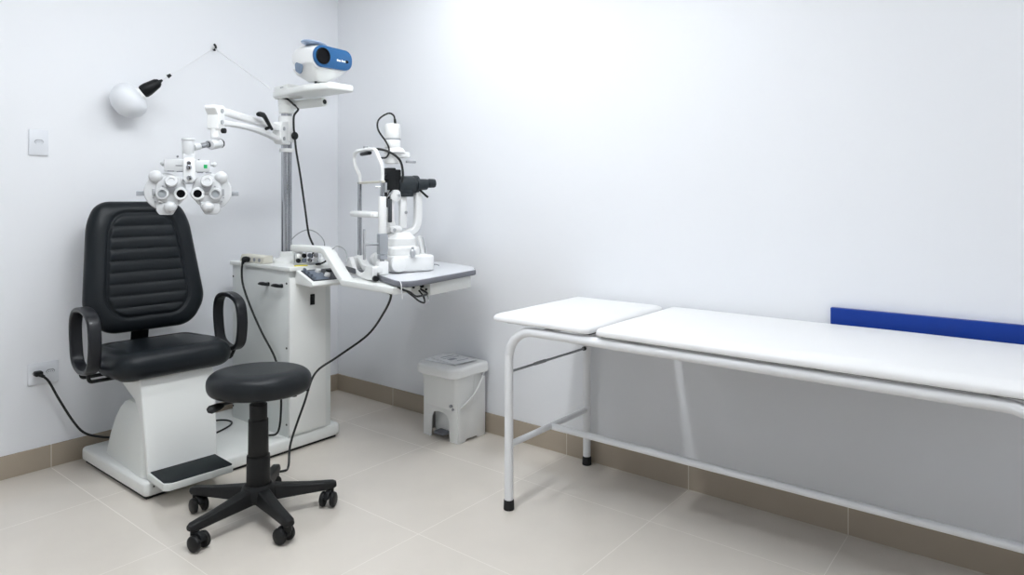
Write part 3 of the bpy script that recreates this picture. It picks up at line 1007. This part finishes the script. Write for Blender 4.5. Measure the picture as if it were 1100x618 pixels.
# cross-slide base
b = MB(LXm)
b.prism(rpoly([(.055, -.155), (.278, -.155), (.278, .12), (.055, .12)], .02, 5), .080, T(0, 0, .002), bev=.014, seg=3)
b.prism(rpoly([(.06, -.12), (.22, -.12), (.22, .10), (.06, .10)], .03, 5), .05, T(0, 0, .075), bev=.015, seg=3)
b.build('slide_base', M['white'], sp)
b = MB(LXm)
for s in (-1, 1):
    b.cyl((.075, s * .145 - .012, .045), (.075, s * .145 - .045, .045), .036, seg=28, bev=.004)
b.build('rail_wheel_cover', M['white'], sp)
b = MB(LXm)
b.lathe([(.0, 0), (.085, 0), (.088, .01), (.083, .045), (.062, .062), (.05, .075), (0, .075)], T(.15, -.01, .115))
b.build('rotation_base', M['white'], sp)
b = MB(LXm)
b.cyl((.155, -.165, .075), (.155, -.165, .125), .010, .007, seg=16); b.ball((.155, -.165, .095), .0145, (1, 1, 1.5))
b.build('joystick', M['steel'], sp)
b = MB(LXm)
b.sweep(crom([(.25, -.06, .07), (.248, -.06, .10), (.238, -.065, .14), (.228, -.065, .17)], 5), circ(.012, 12), scale=None)
b.build('lock_lever', M['white'], sp)
b = MB(LXm)
b.tube(crom([(.265, -.075, .072), (.26, -.078, .11), (.245, -.08, .165)], 5), .005, 8)
b.build('lever_edge', M['steel'], sp)
# arms
b = MB(LXm)
b.sweep(crom([(.15, .0, .175), (.20, .0, .185), (.235, .0, .205), (.25, 0, .25), (.252, 0, .33), (.25, 0, .40)], 6), rpoly([(-.022, -.018), (.022, -.018), (.022, .018), (-.022, .018)], .009, 4), up=(0, 1, 0))
b.build('microscope_arm', M['white'], sp)
b = MB(LXm)
b.box((.105, .0, .205), (.10, .07, .035), .012)
b.sweep(crom([(.12, .0, .19), (.105, .0, .24), (.10, 0, .30), (.105, 0, .36), (.12, 0, .385)], 6), rpoly([(-.022, -.016), (.022, -.016), (.022, .016), (-.022, .016)], .007, 4), up=(0, 1, 0))
b.box((.165, -.01, .29), (.035, .035, .16), .006)
b.cyl((.10, -.04, .165), (.10, .04, .165), .022, seg=22, bev=.003)
b.cyl((.12, -.035, .375), (.12, .035, .375), .03, seg=24, bev=.003)
b.cyl((.10, -.05, .205), (.10, .03, .205), .016, seg=20, bev=.003)
b.build('illumination_arm', M['white'], sp)
b = MB(LXm)
b.cyl((.10, -.042, .165), (.10, -.048, .165), .010, seg=16); b.cyl((.135, -.037, .375), (.135, -.043, .375), .007, seg=14)
b.cyl((.175, -.028, .29), (.175, -.032, .29), .008, seg=14); b.cyl((.105, -.052, .205), (.105, -.056, .205), .008, seg=14)
b.build('pivot_screw', M['steel'], sp)
b = MB(LXm)
b.box((.072, -.075, .30), (.018, .02, .115), .004)
b.build('scale_plate', M['panel'], sp)
# black slit housing
b = MB(LXm @ T(0, 0, -.032))
b.box((.095, 0, .49), (.05, .075, .11), .006)
b.box((.13, -.005, .485), (.035, .06, .105), .005)
b.box((.07, -.02, .45), (.014, .02, .10), .003)
b.cyl((.07, -.045, .50), (.07, -.03, .50), .012, seg=14); b.cyl((.07, -.045, .465), (.07, -.03, .465), .012, seg=14)
b.sweep(crom([(.115, 0, .44), (.10, -.01, .41), (.08, -.015, .385), (.082, -.015, .36), (.10, -.01, .365)], 5), circ(.013, 12, ry=.010), scale=None)
b.box((.12, -.01, .405), (.035, .04, .05), .006)
b.build('slit_housing', M['black'], sp)
b = MB(LXm @ T(0, 0, -.032)); b.box((0, 0, 0), (.006, .03, .06), .001, X=T(.082, -.03, .412) @ RY(R3(38))); b.build('mirror', M['chrome'], sp)
# lamp tower above
b = MB(LXm)
b.cyl((.115, 0, .535), (.115, 0, .585), .040, seg=28, bev=.004)
b.cyl((.125, 0, .590), (.125, 0, .615), .058, .042, seg=32, bev=.003)
b.box((.145, 0, .580), (.10, .075, .03), .008)
b.cyl((.115, 0, .615), (.115, 0, .655), .040, .040, seg=32, bev=.003)
b.cyl((.115, 0, .660), (.115, 0, .735), .040, .038, seg=32, bev=.006)
b.build('lamp_tower', M['white'], sp)
b = MB(LXm); b.cyl((.115, 0, .654), (.115, 0, .661), .0402, seg=32); b.build('tower_seam', M['groove'], sp)
b = MB(LXm); b.box((.205, -.02, .546), (.05, .02, .012), .003); b.box((.185, -.02, .57), (.03, .012, .004), .001); b.build('filter_lever', M['groove'], sp)
# microscope body with eyepieces pointing at the doctor
b = MB(LXm @ T(-.012, 0, -.026))
b.cyl((.15, 0, .452), (.235, 0, .452), .047, .050, seg=32, bev=.005)
b.box((.19, 0, .44), (.075, .085, .09), .015)
b.cyl((.19, 0, .395), (.19, 0, .41), .048, seg=28, bev=.003)
b.cyl((.235, 0, .458), (.262, 0, .458), .046, .046, seg=28, bev=.004)
mb_ = b.build('microscope_body', M['scope'], sp)
for s in (-1, 1):
    b = MB(LXm @ T(-.012, 0, -.026))
    b.cyl((.245, s * .031, .456), (.300, s * .033, .458), .030, .028, seg=28, bev=.006)
    b.cyl((.297, s * .033, .464), (.308, s * .033, .464), .019, seg=24)
    b.cyl((.306, s * .033, .464), (.345, s * .033, .464), .0235, .0225, seg=28, bev=.006)
    b.build('eyepiece', M['scope'], mb_)
b = MB(LXm @ T(-.012, 0, -.026)); b.tube([(.255, -.04, .432), (.285, -.055, .400), (.295, -.058, .392)], .0055, 10); b.build('focus_lever', M['black'], mb_)
# its cables
b = MB(LXm)
b.tube(crom([(.125, -.005, .735), (.118, -.01, .775), (.085, -.015, .785), (.035, -.02, .75), (.03, -.025, .70), (.07, -.03, .64), (.085, -.032, .60), (.07, -.035, .565), (.04, -.04, .560)], 6), .0045, 8)
b.sweep([(.128, -.005, .73), (.124, -.007, .76)], circ(.008, 10), scale=[1, .7])
b.tube(crom([(-.0, .05, .600), (.03, -.02, .605), (.08, -.05, .59), (.13, -.06, .55), (.15, -.05, .49), (.148, -.042, .44)], 6), .006, 8)
b.build('lamp_cable', M['cord'], sp)
b = MB(LXm)
b.tube(crom([(.20, .10, .012), (.30, .12, .012), (.37, .03, .012), (.36, -.02, .012)], 5), .003, 8)
b.build('thin_cable', M['greycord'], sp)

# ------------------------------------------------------------------ cables around the stand
def cord(pts, r, m, parent, extra=None, name='power_cord', n=8, label=None):
    b = MB(W)
    b.tube(crom(pts, n), r, 10)
    o = b.build(name, m, parent)
    if label: o['label'] = label
    if extra: extra(o)
    return o


def plug_back(t):
    b = MB(W); b.box((-1.737, -.022, .465), (.034, .036, .024), .008, seg=3); b.cyl((-1.735, -.03, .462), (-1.722, -.048, .452), .010, .007, seg=14)
    b.build('plug', M['black'], t)


cord([(-1.722, -.045, .452), (-1.70, -.05, .42), (-1.66, -.05, .33), (-1.60, -.05, .21), (-1.55, -.05, .14), (-1.48, -.07, .105), (-1.40, -.12, .09), (-1.36, -.2, .086), (-1.3, -.225, .082)], .0055, M['cord'],
     ch, extra=plug_back)
cord([(-1.20, -.20, .0805), (-1.05, -.195, .0805), (-.965, -.20, .0805), (-.925, -.235, .0805), (-.92, -.29, .0805), (-.96, -.34, .0805), (-1.05, -.385, .0805), (-1.12, -.40, .0805), (-1.19, -.36, .0805)], .0045, M['cord'],
     ch, name='cable_loop')


cord([(-.79, -1.40, .868), (-.763, -1.40, .847), (-.716, -1.30, .758), (-.660, -1.11, .615), (-.70, -.92, .485), (-.79, -.86, .41), (-.86, -.87, .28), (-.93, -.86, .10), (-.97, -.90, .0065), (-1.02, -.93, .0062), (-1.10, -.86, .0062)], .0055, M['cord'],
     st, name='table_cable')
cord([(-.632, -1.458, .870), (-.66, -1.53, .858), (-.72, -1.56, .858), (-.77, -1.57, .862), (-.815, -1.585, .885), (-.85, -1.575, .90), (-.855, -1.55, .91)], .0048, M['cord'],
     st, name='cable_loop')
cord([(-.835, -1.58, .893), (-.79, -1.58, .862), (-.752, -1.575, .838), (-.715, -1.565, .826), (-.695, -1.55, .83), (-.685, -1.53, .85), (-.683, -1.50, .872)], .004, M['cord'],
     st, name='cable_loop')
cord([(-.675, -1.50, .872), (-.668, -1.54, .85), (-.672, -1.55, .83), (-.69, -1.555, .826)], .0022, M['greycord'],
     st, name='thin_wire')
cord([(-.845, -1.55, .937), (-.86, -1.575, .925), (-.862, -1.58, .90), (-.858, -1.58, .86)], .0022, M['whitecord'],
     sp, name='thin_wire')


def switch(t):
    b = MB(T(-.716, -.572, 1.632)); b.pillow(circ(.020, 24, 0, 0, .022), (0, 0), .012, .012, .012, .012, RX(PI / 2), nth=32, nrho=10); b.build('inline_switch', M['black'], t)


cord([(-.735, -.455, 1.80), (-.76, -.50, 1.835), (-.755, -.56, 1.828), (-.738, -.59, 1.80), (-.71, -.595, 1.775), (-.722, -.575, 1.74), (-.722, -.572, 1.68), (-.716, -.572, 1.63), (-.705, -.57, 1.55), (-.68, -.57, 1.42), (-.65, -.57, 1.24), (-.63, -.575, 1.10), (-.60, -.58, 1.02), (-.60, -.56, .965)], .0055, M['cord'],
     st, name='hanging_cord', extra=switch)
cord([(-.66, -.43, .954), (-.69, -.47, 1.03), (-.675, -.52, 1.09), (-.63, -.56, 1.12), (-.58, -.585, 1.10), (-.545, -.60, 1.045), (-.53, -.56, .95)], .003, M['greycord'],
     st, name='thin_wire')
cord([(-.72, -.905, 1.035), (-.69, -.91, 1.05), (-.66, -.93, 1.03), (-.67, -.96, .99), (-.70, -.985, .970)], .003, M['greycord'],
     st, name='thin_wire')

# power strip
b = MB(T(-.832, -.385, .9465) @ RZ(R3(-1)))
ps = thing('power_strip', 'beige power strip lying on top of the white cabinet', 'power strip', T(-.832, -.385, .9465) @ RZ(R3(-1)))
sidep = [(-.03, 0), (.03, 0), (.03, .04), (-.015, .04), (-.022, .034)]
b.prism(rpoly(sidep, .003, 3), .235, Matrix(((1, 0, 0, 0), (0, 0, -1, .1175), (0, 1, 0, 0), (0, 0, 0, 1))), bev=.003)
b.build('casing', M['beige'], ps)
b = MB(ROOTM[ps.name])
for k in range(3):
    y = .02 - k * .05
    b.cyl((-.0285, y, .016), (-.0255, y, .016), .011, seg=16)
b.build('outlet', M['groove'], ps)
b = MB(ROOTM[ps.name])
for k in range(3):
    y = .02 - k * .05
    for dy in (-.006, 0, .006):
        b.box((-.0286, y + dy, .017), (.002, .0025, .0025))
b.build('outlet_hole', M['rim'], ps)

def plug_strip(t):
    b = MB(W); b.cyl((-.862, -.365, .962), (-.885, -.365, .966), .014, .016, seg=16, bev=.003); b.ball((-.887, -.365, .964), .0165, (1, 1, 1)); b.cyl((-.890, -.363, .962), (-.897, -.360, .94), .011, .007, seg=12)
    b.build('plug', M['black'], t)


cord([(-.897, -.360, .942), (-.899, -.357, .90), (-.897, -.365, .83), (-.897, -.43, .73), (-.895, -.54, .60), (-.895, -.67, .475), (-.895, -.71, .36), (-.90, -.73, .24), (-.91, -.72, .12), (-.92, -.65, .0865), (-.94, -.55, .0845)], .0055, M['cord'],
     ps, extra=plug_strip)
# small optics on the cabinet top
def lens_rack():
    X = T(-.735, -.71, .9458) @ RZ(R3(-20))
    t = thing('lens_rack', 'small rack of dark and clear trial lenses on the cabinet top', 'lens rack', X)
    b = MB(X); b.box((0, 0, .006), (.13, .05, .012), .003)
    for x in (-.06, 0, .06): b.box((x, .015, .034), (.006, .006, .058), .001)
    b.build('rack_frame', M['steel'], t)
    k = 0
    for z in (.024, .048):
        for x in (-.045, -.015, .015, .045):
            b = MB(X)
            b.cyl((x, .008, z), (x, -.012, z), .0115, seg=18, bev=.002)
            b.build('trial_lens', (M['black'], M['white'], M['chrome'], M['panelblue'])[(k * 3 + (k // 4)) % 4], t)
            k += 1


lens_rack()
b = MB(W); b.box((0, 0, 0), (.065, .03, .004), .001, X=T(-.795, -.745, .9475) @ RZ(R3(-25)))
solo(b, 'sticky_note', M['yellow'], T(-.795, -.745, .9455), 'small yellow note lying at the front edge of the cabinet top', 'note')
b = MB(W)
b.cyl((-.640, -.705, .9455), (-.640, -.705, .975), .017, .013, seg=18, bev=.003); b.cyl((-.640, -.705, .975), (-.640, -.705, .99), .008, seg=14)
solo(b, 'eye_drop_bottle', M['white'], T(-.640, -.705, .9455), 'tiny white dropper bottle beside the rack of trial lenses', 'bottle')
b = MB(W)
b.tube(crom([(-.70, -.775, .951), (-.68, -.765, .953), (-.655, -.77, .965), (-.645, -.785, .985), (-.632, -.79, 1.0)], 5), .005, 8); b.box((-.712, -.776, .9515), (.03, .014, .011), .004)
solo(b, 'penlight', M['black'], T(-.70, -.775, .9455), 'black bent pen torch beside the yellow note on the cabinet top', 'torch')

# ------------------------------------------------------------------ wall lamp, hook, sockets, bumper
WX = T(-1.362, -.10, 1.795)
wl = thing('wall_lamp', 'white round lamp with black holder tethered by a cord on the wall behind the chair', 'lamp', T(-1.335, 0, 1.79))
ax = Vector((.085, -.055, .075)).normalized()
q = Vector((0, 0, 1)).rotation_difference(ax).to_matrix().to_4x4()
LXX = WX @ q
b = MB(LXX)
b.lathe([(0, -.085), (.03, -.082), (.06, -.068), (.082, -.042), (.093, -.01), (.09, .02), (.075, .042), (.05, .055), (.03, .06), (0, .06)], seg=48)
b.build('globe', M['opal'], wl)
b = MB(LXX); b.lathe([(0, .05), (.034, .05), (.036, .062), (.032, .07), (.026, .072), (0, .072)]); b.build('collar', M['white'], wl)
b = MB(LXX); b.lathe([(0, .07), (.029, .07), (.034, .080), (.034, .10), (.025, .155), (.017, .168), (.009, .172), (.005, .186), (0, .186)], seg=28)
b.build('lamp_holder', M['black'], wl)
tip = LXX @ Vector((0, 0, .186))
g1 = LXX @ Vector((0, 0, .215))
hook = Vector((-.873, -.018, 2.155))
b = MB(W); b.cyl(g1, LXX @ Vector((0, 0, .235)), .010, .007, seg=12); b.build('cord_stop', M['black'], wl)
b = MB(W); b.tube([tip, g1, hook], .0018, 8); b.build('cord', M['whitecord'], wl)
hk = thing('wall_hook', 'small black hook high on the wall holding the cord of the round lamp', 'hook', T(hook.x, 0, hook.z))
b = MB(W); b.cyl((hook.x, 0, hook.z), (hook.x, -.012, hook.z), .012, seg=16, bev=.002); b.build('hook_plate', M['white'], hk)
b = MB(W); b.tube(crom([(hook.x - .004, -.010, hook.z - .004), (hook.x, -.022, hook.z - .012), (hook.x + .004, -.028, hook.z + .004), (hook.x - .006, -.026, hook.z + .022)], 5), .006, 10); b.build('hook_arm', M['black'], hk)
b = MB(W)
b.tube([hook, Vector((-.79, -.465, 1.885))], .0036, 8)
b.build('cord', M['whitecord'], wl)


def socket(x, z, w, h, label, kind):
    t = thing('wall_socket', label, 'socket', T(x, 0, z), 'wall sockets')
    b = MB(T(x, 0, z)); b.box((0, -.005, 0), (w, .010, h), .003); pl = b.build('cover_plate', M['socket'], t)
    xs = (0,) if kind == 1 else (-.028, .028)
    for k, dx in enumerate(xs):
        b = MB(T(x, 0, z) @ T(dx, -.0095, .004) @ RX(PI / 2))
        hexa = rpoly([(-.020, 0), (-.012, .010), (.012, .010), (.020, 0), (.012, -.010), (-.012, -.010)], .003, 3)
        b.prism(hexa, .0015); b.build('recess', M['groove'], t)
        b = MB(T(x, 0, z) @ T(dx, -.0112, .003) @ RX(PI / 2))
        b.prism(rpoly([(-.016, -.001), (-.010, .006), (.010, .006), (.016, -.001), (.010, -.009), (-.010, -.009)], .003, 3), .001)
        b.build('insert', M['socket'], t)
        b = MB(T(x, 0, z) @ T(dx, -.0122, .003) @ RX(PI / 2))
        for q_ in (-.008, 0, .008): b.cyl((q_, 0, 0), (q_, 0, .0005), .0022, seg=10)
        b.build('pin_hole', M['rim'], t)


socket(-1.731, 1.56, .080, .122, 'white single socket plate at far left high on the wall left of the round lamp', 1)
socket(-1.712, .462, .126, .102, 'white double socket plate low on the wall left of the chair with a black plug', 2)
b = MB(W); b.box((-.0125, -3.90, .840), (.025, 1.60, .064), .003)
solo(b, 'wall_bumper', M['strip'], T(0, -3.90, .808), 'long blue protective board on the right wall behind the couch', 'wall board')

# ------------------------------------------------------------------ pedal bin
BX = T(-.134, -1.203, 0) @ RZ(R3(-2))
pbn = thing('pedal_bin', 'white plastic pedal bin against the right wall', 'bin', BX)
# local: x toward wall, front face at -x; y along the wall
hx, hy = .106, .131
b = MB(BX)
# front with arch
fpts = [(-hy, 0), (-.072, 0), (-.064, .11), (-.05, .135), (-.025, .145), (.025, .145), (.05, .135), (.064, .11), (.072, 0), (hy, 0), (hy, .345), (-hy, .345)]
FRX = Matrix(((0, 0, 1, -hx), (1, 0, 0, 0), (0, 1, 0, 0), (0, 0, 0, 1)))
b.prism(fpts, .008, FRX, bev=.002)
spts = [(-hx + .008, 0), (-.05, 0), (-.04, .012), (.04, .012), (.05, 0), (hx, 0), (hx, .345), (-hx + .008, .345)]
for s in (-1, 1):
    SD = Matrix(((1, 0, 0, 0), (0, 0, 1, s * hy - .004), (0, 1, 0, 0), (0, 0, 0, 1)))
    b.prism(spts, .008, SD, bev=.002)
b.box((hx - .004, 0, .165), (.008, 2 * hy - .01, .33), .002)
b.build('outer_body', M['bin'], pbn)
b = MB(BX)
rings = []
for z, dx, dy in ((.17, .0, .0), (.185, .006, .004), (.22, .009, .007), (.355, .014, .010)):
    rings.append([(x, y, z) for x, y in rpoly([(-hx - dx, -hy - dy), (hx * .3, -hy - dy), (hx * .3, hy + dy), (-hx - dx, hy + dy)], .03, 5)])
b.loft(rings)
b.box((.01, 0, .09), (.15, .19, .15), .02)
b.build('bucket', M['bin'], pbn)
b = MB(BX)
lo = rpoly([(-.165, -.135), (-.12, -.158), (.118, -.156), (.118, .148), (-.12, .148), (-.165, .125)], [.06, .05, .02, .02, .05, .06], 8)
rings = []
for z, k in ((.350, .97), (.356, 1.0), (.384, 1.0), (.396, .985), (.402, .95), (.404, .90)):
    rings.append([(x * k, y * k, z) for x, y in lo])
b.loft(rings)
b.build('lid', M['white'], pbn)
b = MB(BX)
b.sweep(crom([(.085, -.139, .340), (.06, -.149, .31), (.02, -.153, .265), (-.03, -.150, .225), (-.095, -.147, .19)], 6), rpoly([(-.009, -.003), (.009, -.003), (.009, .003), (-.009, .003)], .002, 2))
b.build('carry_handle', M['white'], pbn)
b = MB(BX); b.cyl((-.104, -.095, .198), (-.124, -.095, .198), .008, seg=14); b.cyl((-.104, -.105, .180), (-.118, -.105, .180), .006, seg=14); b.cyl((.085, -.130, .335), (.085, -.145, .335), .008, seg=14)
b.build('hinge_pin', M['groove'], pbn)
b = MB(BX); b.prism(rpoly([(-.125, -.04), (-.03, -.045), (-.03, .045), (-.125, .04)], .02, 5), .012, T(0, 0, .028), bev=.004)
b.build('pedal', M['rim'], pbn)
# printed papers on the lid
def booklet(x, y, z, a, w, h, t, label):
    X = T(x, y, z) @ RZ(R3(a))
    tt_ = thing('leaflet', label, 'leaflet', X, 'leaflets on the bin')
    b = MB(X); b.box((0, 0, t / 2), (w, h, t), .001); b.mi = 1
    b.box((0, h * .28, t + .0003), (w * .55, h * .05, .0006)); b.box((.0, h * .12, t + .0003), (w * .7, h * .03, .0006))
    b.box((-w * .12, -h * .05, t + .0003), (w * .3, h * .16, .0006)); b.box((w * .1, -h * .28, t + .0003), (w * .5, h * .03, .0006))
    b.build('page', [M['paper'], M['ink']], tt_)


booklet(-.150, -1.18, .4045, 4, .165, .225, .006, 'printed white leaflet at the bottom of the pile on the bin lid')
booklet(-.140, -1.205, .4112, -9, .155, .21, .005, 'printed white leaflet on top of the pile on the bin lid')

# ------------------------------------------------------------------ examination couch
EX = T(-.34, -2.9, 0)
ec_ = thing('examination_couch', 'long white padded examination couch on a white tubular frame', 'couch', EX)
xf, xb, y0, y1, zt, r = -.650, -.045, -2.003, -3.80, .752, .0185
for x in (xf, xb):
    b = MB(W)
    b.tube(fillet([(x, y0, .03), (x, y0, zt), (x, y1, zt), (x, y1, .03)], .125, 14), r, 20)
    fr_ = b.build('side_frame', M['whitecoat'], ec_)
    for y in (y0, y1):
        b = MB(W); b.cyl((x, y, 0), (x, y, .042), .0225, .021, seg=24, bev=.003); b.build('rubber_foot', M['rubber'], fr_)
for y in (y0, y1):
    b = MB(W); b.cyl((xf, y, .268), (xb, y, .268), .0135, seg=18); b.build('end_crossbar', M['whitecoat'], ec_)
b = MB(W); b.cyl((-.345, y0 + .004, .266), (-.345, y1, .262), .0145, seg=18); b.build('long_stretcher', M['whitecoat'], ec_)
b = MB(W)
for y in (-2.16, -2.55, -3.2, -3.65): b.cyl((xf, y, zt), (xb, y, zt), .012, seg=14)
b.build('top_crossbar', M['whitecoat'], ec_)
b = MB(W); b.cyl((xf, y0, .572), (xb, y0, .568), .0055, seg=12); b.cyl((xf + .18, y0, .5712), (xf + .26, y0, .5708), .0078, seg=12)
hd = b.build('headrest_rod', M['greymetal'], ec_)
b = MB(W); b.cyl((xb - .03, y0, .5685), (xb - .018, y0, .568), .010, seg=12); b.build('rod_end', M['rubber'], hd)
# boards and cushions
yg0, yg1 = -2.404, -2.430
b = MB(W)
b.box((-.345, (-1.97 + yg0) / 2, .7775), (.58, -(yg0 + 1.97) - .03, .012)); b.box((-.345, (yg1 - 3.80) / 2, .7775), (.60, -(-3.80 - yg1) - .03, .012))
b.build('cushion_board', M['seam'], ec_)
b = MB(T(0, 0, .788))
b.pillow(rpoly([(-.672, -1.925), (-.022, -1.925), (-.022, yg0), (-.672, yg0)], .022, 6), (-.345, -2.17), .026, .075, .006, .012, None, None, nth=220, nrho=40, edge=.003, pw=2.2)
hc = b.build('head_cushion', M['vinyl'], ec_, smooth=60)
b = MB(T(0, 0, .789))
def main_detail(p, d):
    return .0015 * np.sin(p[:, 1] * 9) * np.clip(d / .08, 0, 1)
b.pillow(rpoly([(-.675, yg1), (-.022, yg1), (-.022, -3.86), (-.675, -3.86)], .022, 6), (-.345, -3.14), .026, .075, .008, .012, None, main_detail, nth=360, nrho=50, edge=.003, pw=2.2)
b.build('main_cushion', M['vinyl'], ec_, smooth=60)

# ------------------------------------------------------------------ camera and world
f, hy_ = 729.0, 212.0
a = math.atan2(580, 729)
F = Vector((math.cos(a), math.sin(a), 0))
cam = bpy.data.cameras.new('camera')
co = bpy.data.objects.new('camera', cam)
COL.objects.link(co)
co.location = (-2.854, -3.773, 1.30)
co.rotation_euler = (PI / 2, 0, a - PI / 2)
cam.sensor_fit = 'HORIZONTAL'
cam.sensor_width = 36
cam.lens = 36 * f / 1100
cam.shift_x = 0
cam.shift_y = -(309 - hy_) / 1100
cam.clip_start = .02
SC.camera = co

w = bpy.data.worlds.new('world'); SC.world = w
w.use_nodes = True
w.node_tree.nodes['Background'].inputs[0].default_value = (.8, .85, .9, 1)
w.node_tree.nodes['Background'].inputs[1].default_value = 0.3
vs = SC.view_settings
vs.view_transform = 'Standard'
vs.look = 'None'
vs.gamma = 1.0
vs.use_curve_mapping = False
vs.exposure = 0.1
